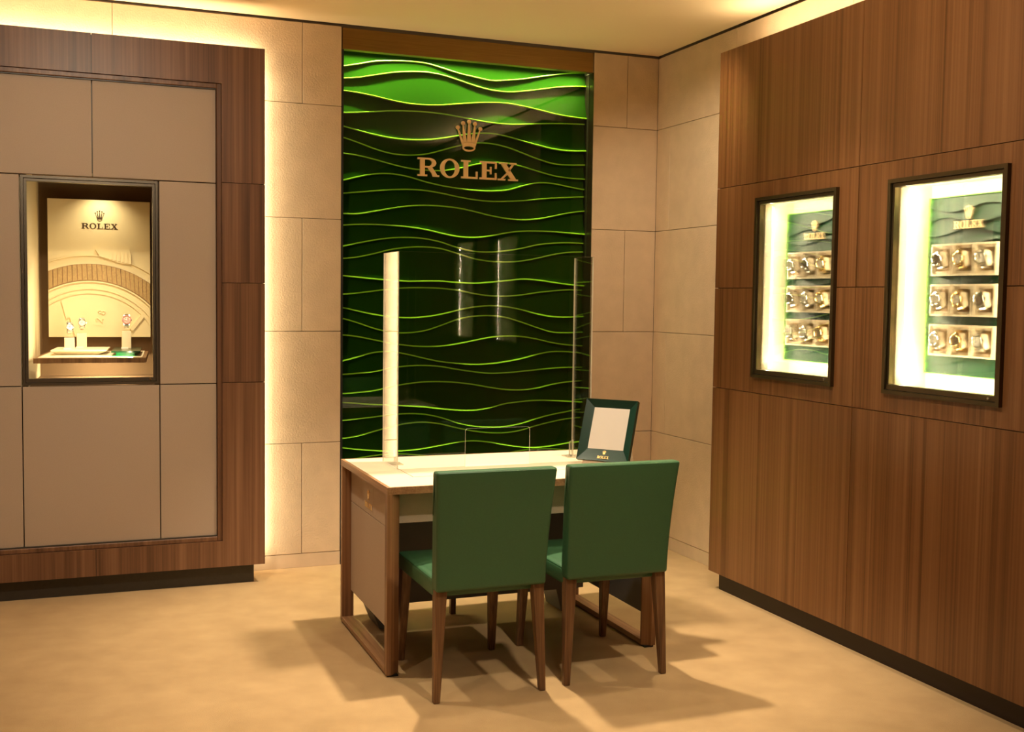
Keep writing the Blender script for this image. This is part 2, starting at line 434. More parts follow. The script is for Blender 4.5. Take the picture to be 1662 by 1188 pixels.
# stone skirting
bm = box(XL, GX0, 0.002, 0.022, 0, ROWS[0] - G, 0.001); bx(bm, GX1, 0.0, 0.002, 0.022, 0, ROWS[0] - G, 0.001)
struct('baseboard_back', bm, 'stone_base')
struct('baseboard_right', box(0.002, 0.022, -9, 0.0, 0, ROWS[0] - G, 0.001), 'stone_base')

# ================================================================== GREEN WAVE PANEL
WAVES = [
    (2755,2775,2800,2812,2818,2816,2797,2775,2761,2750,2761,2777,2798,2819,2837,2847),
    (2690,2701,2723,2745,2759,2765,2757,2736,2712,2696,2693,2705,2723,2742,2756,2763),
    (2623,2617,2603,2587,2577,2577,2585,2599,2613,2623,2626,2615,2599,2583,2574,2570),
    (2499,2508,2520,2533,2540,2542,2538,2527,2514,2505,2503,2511,2522,2531,2537,2540),
    (2431,2411,2391,2379,2376,2382,2398,2420,2439,2446,2434,2412,2392,2377,2373,2378),
    (2371,2346,2315,2294,2291,2303,2332,2364,2385,2387,2372,2343,2313,2292,2291,2296),
    (2280,2274,2257,2236,2218,2212,2214,2233,2260,2277,2278,2264,2242,2222,2213,2211),
    (2128,2153,2175,2182,2171,2147,2129,2117,2111,2112,2124,2153,2176,2176,2162,2150),
    (2059,2069,2081,2092,2099,2098,2087,2071,2059,2054,2058,2066,2079,2090,2099,2107),
    (1948,1949,1967,1988,2005,2013,2013,2006,1990,1970,1957,1954,1963,1984,2006,2020),
    (1883,1891,1894,1892,1886,1875,1856,1841,1840,1853,1874,1887,1891,1890,1885,1881),
    (1765,1786,1807,1822,1828,1824,1807,1778,1760,1759,1769,1787,1810,1822,1828,1827),
    (1699,1709,1731,1757,1772,1777,1770,1745,1718,1705,1703,1712,1731,1754,1770,1775),
    (1605,1597,1589,1583,1579,1582,1583,1577,1575,1583,1593,1604,1600,1588,1577,1571),
    (1500,1508,1521,1534,1542,1544,1542,1533,1515,1503,1502,1511,1526,1537,1545,1545),
    (1429,1410,1390,1377,1373,1379,1395,1418,1436,1445,1440,1423,1399,1384,1382,1386),
    (1369,1344,1311,1290,1286,1298,1328,1363,1382,1387,1377,1350,1318,1292,1288,1291),
    (1275,1265,1246,1226,1213,1207,1211,1224,1242,1260,1267,1264,1249,1228,1214,1208),
    (1126,1149,1173,1178,1162,1139,1119,1109,1103,1106,1117,1134,1157,1172,1172,1163),
    (1051,1057,1066,1085,1095,1097,1090,1073,1058,1047,1049,1056,1065,1074,1078,1077),
    (945,950,959,979,994,1003,1003,996,983,965,951,947,956,976,989,995),
    (894,887,879,874,868,860,847,837,834,845,865,875,881,879,873,866),
    (793,799,807,816,821,815,794,762,740,732,732,747,772,792,807,820),
    (692,702,724,747,764,768,756,731,709,695,691,701,725,746,762,769),
    (640,628,618,612,612,620,634,646,650,640,622,606,600,606,618,626),
    (560,572,584,590,586,574,560,550,546,552,564,578,586,584,574,566),
    (500,488,478,474,478,488,500,508,510,502,490,478,472,476,486,494),
    (428,436,446,452,450,440,428,420,418,424,434,444,450,446,438,432),
    (371,364,352,344,346,356,368,376,378,370,358,348,342,348,360,368),
    (300,306,316,322,320,312,302,294,292,298,308,318,322,318,308,302),
    (240,234,224,218,220,230,240,248,248,240,230,220,216,222,232,238),
    (185,190,198,204,202,194,186,180,178,184,192,200,204,200,192,186),
]
GPX0, GPX1, GPZ0, GPZ1 = GX0 + 0.012, GX1 - 0.001, 0.100, 2.845
gp = thing('wave_panel', 'tall dark green glass wall panel with glowing wavy ridges behind the desk', 'wall panel', ((GX0 + GX1) / 2, 0.07, 0))
def wz(row, u):
    f = u * 15; i = min(int(f), 14); t = f - i
    p0, p1, p2, p3 = row[max(i - 1, 0)], row[i], row[i + 1], row[min(i + 2, 15)]
    return 0.001 * 0.5 * ((2 * p1) + (-p0 + p2) * t + (2 * p0 - 5 * p1 + 4 * p2 - p3) * t * t + (-p0 + 3 * p1 - 3 * p2 + p3) * t ** 3)
def lineZ(k, u):
    if k < 0: return GPZ1 + 0.02
    if k >= len(WAVES): return GPZ0
    return wz(WAVES[k], u)
NL = len(WAVES)
def edgeZ(k, u):
    """keep successive ridges in order so no band turns inside out"""
    z = lineZ(k, u)
    return z
def dep(k, h): return min(0.036, 0.28 * h) * (0.45 if k == 0 else 0.7 if k == 1 else 1.0)
for k in range(NL + 1):
    def fn(a, b, k=k):
        x = GPX0 + (GPX1 - GPX0) * a
        zt, zb = edgeZ(k - 1, a), edgeZ(k, a)
        zb = min(zb, zt - 0.004)
        z = zt + (zb - zt) * b
        h = zt - zb
        # each band rolls outward towards its lower ridge
        y = 0.128 - dep(k, h) * (b ** 1.7)
        return (x, y, z)
    bm = grid_mesh(64, 8, fn)
    obj('wave_band', bm, 'wave', gp, smooth=True)
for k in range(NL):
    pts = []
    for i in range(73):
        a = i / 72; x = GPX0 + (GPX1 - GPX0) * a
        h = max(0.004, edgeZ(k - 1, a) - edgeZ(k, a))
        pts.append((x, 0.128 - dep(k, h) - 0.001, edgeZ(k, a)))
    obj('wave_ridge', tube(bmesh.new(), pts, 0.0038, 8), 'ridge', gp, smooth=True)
obj('glass_pane', box(GPX0, GPX1, 0.060, 0.064, 0.098, 2.85), 'panel_pane', gp)
obj('header', box(GX0 + 0.004, GX1 - 0.004, 0.002, 0.050, 2.826, 2.940, 0.001), 'bronze', gp, label='brushed bronze header above the green glass')
obj('light_trough', box(GX0 + 0.004, GX1 - 0.004, 0.050, 0.14, 2.880, 2.940), 'bronze_d', gp)
obj('jamb', box(GX0 + 0.001, GX0 + 0.012, 0.004, 0.14, 0.0, 2.826), 'black', gp)
obj('jamb', box(GX1 - 0.001, GX1 + 0.0, 0.000, 0.14, 0.0, 2.826), 'bronze_d', gp)
obj('base_ledge', box(GX0 + 0.012, GX1 - 0.004, -0.002, 0.14, 0.0, 0.098, 0.001), 'bronze_d', gp)

sg = thing('crown_sign', 'gold five-pointed crown over raised gold lettering on the green wave panel', 'sign', (-1.190, 0.056, 2.16))
emblem(sg, 0.0, 0.0, 0.012, 0.103, 0.608, 0.180, 0.165, 'gold', 0.010)

# ================================================================== LEFT DISPLAY CABINET
CX = -3.214                       # axis of symmetry
cab = thing('display_cabinet', 'walnut framed wall cabinet with taupe leather panels and one lit niche', 'cabinet', (CX, -0.16, 0))
YF = -0.270; YB = -0.062
def mx(x): return 2 * CX - x
RO, RI, ZT, ZB = -2.394, -2.607, 2.728, 0.100     # outer and inner edge of the wood surround
IZT, IZB = 2.540, 0.232
g = 0.0012
def Lpoly(top):
    if top: return [(CX + g, ZT), (RO, ZT), (RO, 2.050 + g), (RI, 2.050 + g), (RI, IZT), (CX + g, IZT)]
    return [(CX + g, ZB), (RO, ZB), (RO, 1.045 - g), (RI, 1.045 - g), (RI, IZB), (CX + g, IZB)]
for side in (0, 1):
    f = (lambda x: x) if side == 0 else mx
    for top in (True, False):
        obj('wood_panel', prism([[(f(x), z) for x, z in Lpoly(top)]], 'y', YF, YF + 0.02), 'wood_l', cab)
    for z0, z1 in ((1.045, 1.549), (1.549, 2.050)):
        obj('wood_panel', box(f(RI), f(RO), YF, YF + 0.02, z0 + g, z1 - g, 0.0008), 'wood_l', cab)
# carcass behind the panels, ring shaped so that the niche stays open
bm = bmesh.new()
bx(bm, mx(RO) + 0.004, mx(RI) + 0.02, YF + 0.02, YB, ZB, ZT - 0.004); bx(bm, RI - 0.02, RO - 0.004, YF + 0.02, YB, ZB, ZT - 0.004)
bx(bm, mx(RI) + 0.02, RI - 0.02, YF + 0.02, YB, IZT - 0.03, ZT - 0.004); bx(bm, mx(RI) + 0.02, RI - 0.02, YF + 0.02, YB, ZB, IZB + 0.03)
bx(bm, mx(RI) + 0.02, -3.545, -0.205, YB, IZB + 0.03, IZT - 0.03); bx(bm, -2.885, RI - 0.02, -0.205, YB, IZB + 0.03, IZT - 0.03)
bx(bm, -3.545, -2.885, -0.205, YB, IZB + 0.03, 1.02); bx(bm, -3.545, -2.885, -0.205, YB, 2.07, IZT - 0.03)
obj('carcass', bm, 'plinth', cab)
# inner wood lip around the leather field
lw = 0.024
for a in (((RI - lw, RI), (IZB, IZT)), ((mx(RI), mx(RI) + lw), (IZB, IZT)), ((mx(RI) + lw, RI - lw), (IZT - lw, IZT)), ((mx(RI) + lw, RI - lw), (IZB, IZB + lw))):
    (x0, x1), (z0, z1) = a
    obj('wood_lip', box(x0, x1, YF + 0.012, YF + 0.05, z0, z1, 0.003), 'wood_l', cab)
# leather panels
FX0, FX1, FZ0, FZ1 = mx(RI) + lw, RI - lw, IZB + lw, IZT - lw
gp2 = 0.0022
def leather(x0, x1, z0, z1):
    obj('leather_panel', box(x0 + gp2, x1 - gp2, -0.240, -0.215, z0 + gp2, z1 - gp2, 0.0025, 2), 'fabric', cab)
WX0, WX1 = -3.538, -2.908; WZ0, WZ1 = 1.038, 2.047
leather(FX0, CX, WZ1, FZ1); leather(CX, FX1, WZ1, FZ1)
leather(FX0, WX0, WZ0, WZ1); leather(WX1, FX1, WZ0, WZ1)
leather(FX0, WX0, FZ0, WZ0); leather(WX0, WX1, FZ0, WZ0); leather(WX1, FX1, FZ0, WZ0)
obj('plinth', box(mx(-2.445), -2.445, -0.225, -0.03, 0.0, 0.097), 'plinth', cab, label='dark bronze plinth set back under the cabinet')
def frame_bm(x0, x1, z0, z1, w_, y0, y1, axis='y'):
    out = [(x0, z0), (x1, z0), (x1, z1), (x0, z1)]; inn = [(x0 + w_, z0 + w_), (x1 - w_, z0 + w_), (x1 - w_, z1 - w_), (x0 + w_, z1 - w_)]
    return prism([[out[i], out[(i + 1) % 4], inn[(i + 1) % 4], inn[i]] for i in range(4)], axis, y0, y1)
wf = obj('window_frame', frame_bm(WX0 + 0.004, WX1 - 0.004, WZ0 + 0.004, WZ1 - 0.004, 0.012, -0.244, -0.20), 'gunmetal', cab)
obj('inner_frame', frame_bm(WX0 + 0.018, WX1 - 0.018, WZ0 + 0.018, WZ1 - 0.018, 0.012, -0.236, -0.20), 'gunmetal', wf)
obj('bottom_rail', box(WX0 + 0.02, WX1 - 0.02, -0.238, -0.205, WZ0 + 0.018, WZ0 + 0.036), 'gunmetal', wf)
obj('glass_pane', box(WX0 + 0.028, WX1 - 0.028, -0.222, -0.218, WZ0 + 0.03, WZ1 - 0.028), 'pane', wf)
obj('lock', cyl(bmesh.new(), (WX1 - 0.045, -0.238, WZ0 + 0.029), (0, -1, 0), 0.007, 0.006, 0.005, 16), 'steel', wf)
# niche liner (a deep box that runs back through the wall)
NB = 0.62
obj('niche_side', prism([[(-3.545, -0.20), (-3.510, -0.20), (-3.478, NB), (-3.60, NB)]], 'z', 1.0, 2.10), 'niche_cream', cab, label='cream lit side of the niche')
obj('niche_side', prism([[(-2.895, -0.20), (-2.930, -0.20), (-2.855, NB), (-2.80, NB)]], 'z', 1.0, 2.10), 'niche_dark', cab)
obj('niche_back', box(-3.60, -2.80, NB, NB + 0.02, 0.98, 2.12), 'niche_dark', cab)
obj('niche_floor', box(-3.58, -2.82, -0.20, NB, 1.000, 1.030), 'niche_dark', cab)
obj('niche_ceiling', box(-3.58, -2.82, -0.20, NB, 2.085, 2.11), 'niche_dark', cab)
spot('niche_spot', (-3.16, 0.42, 2.078), (-3.16, 0.56, 1.5), 7, 120, 0.9, 0.02, LED)
spot('niche_spot', (-3.15, -0.02, 2.075), (-3.16, 0.30, 1.2), 36, 85, 0.8, 0.02, LED)
area('niche_strip', (-3.16, 0.40, 1.139), (0, 0.45, -1), 0.30, 0.05, 7, LED)
area('niche_strip', (-3.05, -0.14, 1.30), (-1, 0.25, -0.15), 0.03, 0.40, 5, LED)

# poster board in the niche
pb = thing('relief_poster', 'cream embossed watch picture board at the back of the left niche', 'picture', (-3.166, 0.56, 1.245))
PX0, PX1, PZ0, PZ1 = -3.432, -2.902, 1.246, 2.000
obj('board', box(PX0, PX1, 0.545, 0.575, PZ0, PZ1, 0.001), 'poster', pb)
def circ3(p, q, r):
    ax, ay = p; bx_, by = q; cx, cy = r
    d = 2 * (ax * (by - cy) + bx_ * (cy - ay) + cx * (ay - by))
    ux = ((ax * ax + ay * ay) * (by - cy) + (bx_ * bx_ + by * by) * (cy - ay) + (cx * cx + cy * cy) * (ay - by)) / d
    uy = ((ax * ax + ay * ay) * (cx - bx_) + (bx_ * bx_ + by * by) * (ax - cx) + (cx * cx + cy * cy) * (bx_ - ax)) / d
    return ux, uy, math.hypot(ax - ux, ay - uy)
dcx, dcz, R0 = circ3((-3.428, 1.606), (-3.223, 1.649), (-2.906, 1.547))
R1 = R0 - 0.090
def arc_band(ra, rb, n=60, y0=0.545, y1=0.541, seg_gap=0.0):
    """ring sector clipped to the board width"""
    polys = []
    def ang(r, x): return math.acos(max(-1, min(1, (x - dcx) / r)))
    for k in range(n):
        f0, f1 = (k + seg_gap) / n, (k + 1 - seg_gap) / n
        q = []
        for r, f in ((ra, f0), (ra, f1), (rb, f1), (rb, f0)):
            a0, a1 = ang(r, PX0 + 0.001), ang(r, PX1 - 0.001)
            a = a0 + (a1 - a0) * f
            q.append((dcx + r * math.cos(a), dcz + r * math.sin(a)))
        polys.append(q)
    return prism(polys, 'y', y0, y1)
obj('bezel_ring', arc_band(R0, R1, 30, y1=0.541), 'wood_desk', pb, label='brown fluted bezel ring')
obj('bezel_flutes', arc_band(R0 - 0.002, R1 + 0.002, 22, y1=0.538, seg_gap=0.08), 'poster_brown', pb)
obj('case_rim', arc_band(R0 + 0.048, R0 + 0.044, 40, y1=0.534), 'poster', pb)
obj('dial_rim', arc_band(R1 - 0.004, R1 - 0.010, 40, y1=0.534), 'poster', pb)
obj('minute_track', arc_band(R1 - 0.046, R1 - 0.049, 40, y1=0.538), 'poster', pb)
obj('minute_track', arc_band(R1 - 0.070, R1 - 0.073, 40, y1=0.538), 'poster', pb)
for k in range(15):
    a = math.radians(64 + k * 4.6); d = (math.cos(a), math.sin(a)); n_ = (-d[1], d[0])
    if not (PX0 < dcx + d[0] * R1 < PX1 and PX0 < dcx + d[0] * (R1 - .08) < PX1): continue
    obj('minute_mark', prism([[(dcx + d[0] * r + n_[0] * s, dcz + d[1] * r + n_[1] * s) for r, s in ((R1 - 0.049, -0.001), (R1 - 0.049, 0.001), (R1 - 0.070, 0.001), (R1 - 0.070, -0.001))]], 'y', 0.545, 0.541), 'poster', pb)
def slant(cx, cz, w_, h_, deg, y1=0.534):
    c, s = math.cos(math.radians(deg)), math.sin(math.radians(deg))
    return prism([[(cx + c * a - s * b, cz + s * a + c * b) for a, b in ((-w_ / 2, -h_ / 2), (w_ / 2, -h_ / 2), (w_ / 2, h_ / 2), (-w_ / 2, h_ / 2))]], 'y', 0.545, y1)
obj('hour_marker', slant(-3.345, 1.400, 0.022, 0.100, 14), 'poster', pb); obj('hour_marker', slant(-3.305, 1.350, 0.036, 0.195, 14, 0.533), 'poster', pb)
obj('hour_marker', slant(-2.975, 1.325, 0.022, 0.100, -38), 'poster', pb)
# date window with numerals
dwn = obj('date_window', slant(-3.166, 1.362, 0.062, 0.110, -12, 0.543), 'poster', pb)
def numeral(path, cx, cz, s, deg):
    c, sn = math.cos(math.radians(deg)), math.sin(math.radians(deg))
    return tube(bmesh.new(), [(cx + s * (c * a - sn * b), 0.540, cz + s * (sn * a + c * b)) for a, b in path], 0.0042, 6)
two = [(-0.5, 0.6), (-0.3, 0.9), (0.1, 1.0), (0.45, 0.75), (0.4, 0.35), (0, -0.2), (-0.5, -0.9), (0.5, -0.9)]
eight = [(0.42 * math.sin(t), 0.5 + 0.45 * math.cos(t)) for t in [PI + k * PI / 8 for k in range(17)]] + [(0.5 * math.sin(t), -0.45 + 0.5 * math.cos(t)) for t in [k * PI / 8 for k in range(1, 17)]]
obj('numeral', numeral(two, -3.172, 1.340, 0.018, 78), 'poster', dwn); obj('numeral', numeral(eight, -3.160, 1.384, 0.018, 78), 'poster', dwn)
# winding crown in relief
wc_ = obj('winding_crown', prism([[(-3.192, 1.728), (-3.165, 1.752), (-3.10, 1.750), (-3.010, 1.728), (-3.003, 1.650), (-3.06, 1.655), (-3.165, 1.690)]], 'y', 0.545, 0.530), 'poster', pb)
bm = bmesh.new()
for k in range(9):
    f = k / 8; x = -3.170 + f * 0.155; zt_, zb_ = 1.722 - f * 0.012, 1.690 - f * 0.038
    prism([[(x, zb_), (x + 0.011, zb_), (x + 0.011, zt_), (x, zt_)]], 'y', 0.530, 0.524, bm)
obj('crown_flutes', bm, 'poster', wc_)
emblem(pb, 0.0, 0.545 - 0.56, 1.842 - 1.245, 0.030, 0.188, 0.058, 1.885 - 1.245, 'brown_print', 0.002)

# shelf in the niche
sh = thing('niche_shelf', 'wood edged cream shelf inside the left niche', 'shelf', (-3.2, 0.2, 1.14))
sp = [(-3.490, -0.16), (-2.968, -0.16), (-2.915, 0.535), (-3.432, 0.535)]
obj('shelf_board', prism([sp], 'z', 1.143, 1.168), 'wood_desk', sh)
ins = [(-3.470, -0.145), (-2.985, -0.145), (-2.935, 0.52), (-3.415, 0.52)]
obj('shelf_pad', prism([ins], 'z', 1.168, 1.1705), 'cream', sh)
obj('inlay', prism([[(-3.395, 0.02), (-3.155, 0.02), (-3.125, 0.42), (-3.365, 0.42)]], 'z', 1.1705, 1.172), 'cream_d', sh)
obj('inlay', prism([[(-3.125, -0.06), (-3.01, -0.06), (-2.965, 0.42), (-3.075, 0.42)]], 'z', 1.1705, 1.172), 'green_bright', sh)
def tray(name, label, x0, x1, y0, y1, zb_, zt_, inset, mat, cat, sk=0.03):
    bm = bmesh.new()
    A = [(x0 + inset, y0 + inset, zb_), (x1 - inset, y0 + inset, zb_), (x1 - inset + sk, y1 - inset, zb_), (x0 + inset + sk, y1 - inset, zb_)]
    B = [(x0, y0, zt_), (x1, y0, zt_), (x1 + sk, y1, zt_), (x0 + sk, y1, zt_)]
    C = [(p[0], p[1], zt_ + 0.006) for p in B]
    va, vb, vc = [[bm.verts.new(p) for p in L] for L in (A, B, C)]
    for P_, Q_ in ((va, vb), (vb, vc)):
        for k in range(4): bm.faces.new((P_[k], P_[(k + 1) % 4], Q_[(k + 1) % 4], Q_[k]))
    bm.faces.new(va[::-1]); bm.faces.new(vc)
    return tag(obj(name, bm, mat), label, cat)
tray('cream_tray', 'long cream leather tray with sloping sides on the niche shelf', -3.415, -3.150, 0.03, 0.40, 1.172, 1.192, 0.045, 'cream', 'tray')
gt = thing('glass_tray', 'small square dark green tray with bright green underside on the niche shelf', 'tray', (-3.05, 0.15, 1.172))
obj('plate', prism([[(-3.130, -0.05), (-2.990, -0.05), (-2.955, 0.42), (-3.095, 0.42)]], 'z', 1.188, 1.196), 'green_tray', gt)
obj('foot', prism([[(-3.105, 0.0), (-3.015, 0.0), (-2.985, 0.36), (-3.075, 0.36)]], 'z', 1.172, 1.188), 'green_bright', gt, label='bright green glass foot')

# ------------------------------------------------------------------ watches
WATCH_MESH = {}
def cyl_mesh(key, build):
    if key not in WATCH_MESH:
        bm = build(); me = bpy.data.meshes.new(key); bmesh.ops.recalc_face_normals(bm, faces=bm.faces[:]); bm.to_mesh(me); bm.free(); WATCH_MESH[key] = me
    return WATCH_MESH[key]
def make_watch(label, group, loc, rot, s=1.0, case='steel', dial='dial_w', bezel=None, simple=False):
    """wrist watch, dial facing local -y, bracelet loop behind it"""
    t = bpy.data.objects.new('watch', None); COL.objects.link(t); t.empty_display_size = 0.02
    t.location = loc; t.rotation_euler = rot; t.scale = (s, s, s); t['label'] = label; t['category'] = 'watch'; t['group'] = group
    bezel = bezel or case
    def part(name, key, build, mat):
        me = cyl_mesh(key + mat, build)
        obj(name, me, mat, t, local=True)
    def b_case():
        bm = cyl(bmesh.new(), (0, 0.006, 0), (0, -1, 0), 0.019, 0.020, 0.009, 24)
        for sx in (-1, 1):
            for sz in (-1, 1): bx(bm, sx * 0.0115 - 0.003, sx * 0.0115 + 0.003, -0.001, 0.006, sz * 0.019 - 0.006, sz * 0.019 + 0.006)
        return bm
    part('case', 'case', b_case, case)
    part('bezel', 'bezel', lambda: tube(bmesh.new(), [(0.0180 * math.cos(2 * PI * k / 28), -0.004, 0.0180 * math.sin(2 * PI * k / 28)) for k in range(28)], 0.0026, 6, True), bezel)
    part('dial', 'dial', lambda: cyl(bmesh.new(), (0, -0.003, 0), (0, -1, 0), 0.0158, 0.0158, 0.001, 24), dial)
    def b_hands():
        bm = bmesh.new(); bx(bm, -0.0008, 0.0008, -0.0048, -0.0042, -0.002, 0.012); bx(bm, -0.008, 0.002, -0.0048, -0.0042, -0.0008, 0.0008)
        for k in range(12):
            a = k * PI / 6; bx(bm, 0.013 * math.cos(a) - 0.001, 0.013 * math.cos(a) + 0.001, -0.0046, -0.004, 0.013 * math.sin(a) - 0.001, 0.013 * math.sin(a) + 0.001)
        return bm
    part('hands', 'hands', b_hands, 'yellow_gold')
    part('winding_crown', 'wcrown', lambda: cyl(bmesh.new(), (0.019, 0.001, 0), (1, 0, 0), 0.003, 0.003, 0.004, 10), case)
    def b_brace():
        bm = bmesh.new(); n = 20
        for k in range(n):
            a = math.radians(40 + 280 * (k + 0.5) / n)          # 0 deg = at the case (front)
            cy, cz = 0.0185 - 0.0185 * math.cos(a), 0.031 * math.sin(a)
            td = Vector((0, 0.0185 * math.sin(a), 0.031 * math.cos(a))).normalized(); nr = Vector((1, 0, 0)).cross(td)
            wd = 0.0200 - 0.004 * (1 - abs(1 - 2 * (k + 0.5) / n))
            for sx, ww in ((-0.36, 0.26), (0, 0.40), (0.36, 0.26)):
                m4 = Matrix((Vector((wd * ww, 0, 0)), td * 0.0064, nr * (0.0030 if sx else 0.0036))).transposed().to_4x4()
                m4.translation = Vector((sx * wd, cy, cz)); bmesh.ops.create_cube(bm, size=1.0, matrix=m4)
        return bm
    part('bracelet', 'bracelet', b_brace, case)
    return t
def block(label, x, y, z0, z1, w_, d_, rotz=0.0):
    t = thing('watch_stand', label, 'display block', (x, y, z0), rotz, 'display blocks on the niche shelf')
    obj('body', box(-w_ / 2, w_ / 2, -d_ / 2, d_ / 2, 0, z1 - z0, 0.0015), 'cream_d', t, local=True)
    obj('price_tag', box(-w_ / 2 - 0.004, w_ / 2 - 0.016, -d_ / 2 - 0.010, -d_ / 2 - 0.002, 0, 0.008), 'dial_w', t, local=True)
    return t
ZS1, ZS2 = 1.198, 1.196
block('short cream block under the leftmost niche watch', -3.326, 0.146, ZS1, 1.258, 0.050, 0.05)
block('middle cream block under the second niche watch', -3.266, 0.303, ZS1, 1.276, 0.050, 0.05)
block('tallest cream block standing on the green tray', -3.043, 0.262, ZS2, 1.288, 0.047, 0.05)
NG = 'watches on stands in the left niche'
make_watch('steel watch with white dial on the short leftmost niche block', NG, (-3.324, 0.130, 1.312), (math.radians(-14), 0, 0.25), 1.0)
make_watch('steel watch with pale dial on the middle niche block', NG, (-3.264, 0.288, 1.330), (math.radians(-14), 0, 0.1), 1.0)
make_watch('pink dialled watch on the tall block above the green tray', NG, (-3.042, 0.246, 1.348), (math.radians(-14), 0, 0), 1.18, dial='dial_p', bezel='dial_p')

# ================================================================== RIGHT WOOD DISPLAY WALL
XW, XB = -0.250, -0.012
dw = thing('display_wall', 'straight grained wood wall unit with two bright display windows', 'wall unit', (-0.13, -2.7, 0))
Y0 = -1.103; YC = [-1.103, -2.206, -3.309, -4.412]
Z0, ZA, ZM, ZCc, ZTOP = 0.096, 1.049, 1.555, 2.058, 2.738
gj = 0.0016
WIN = [(-1.468, -2.080), (-2.405, -3.022)]; WZ = (1.126, 1.983)
def wpanel(poly): obj('wood_panel', prism([poly], 'x', XW, XW + 0.018), 'wood_r', dw)
for c in range(3):
    a, b = YC[c] - (gj if c else 0), YC[c + 1] + gj
    wpanel([(a, ZCc + gj), (b, ZCc + gj), (b, ZTOP), (a, ZTOP)])
    wpanel([(a, Z0), (b, Z0), (b, ZA - gj), (a, ZA - gj)])
    if c < 2:
        w0, w1 = WIN[c]
        wpanel([(a, ZM + gj), (w0, ZM + gj), (w0, WZ[1]), (w1, WZ[1]), (w1, ZM + gj), (b, ZM + gj), (b, ZCc - gj), (a, ZCc - gj)])
        wpanel([(a, ZM - gj), (w0, ZM - gj), (w0, WZ[0]), (w1, WZ[0]), (w1, ZM - gj), (b, ZM - gj), (b, ZA + gj), (a, ZA + gj)])
    else:
        wpanel([(a, ZM + gj), (b, ZM + gj), (b, ZCc - gj), (a, ZCc - gj)]); wpanel([(a, ZA + gj), (b, ZA + gj), (b, ZM - gj), (a, ZM - gj)])
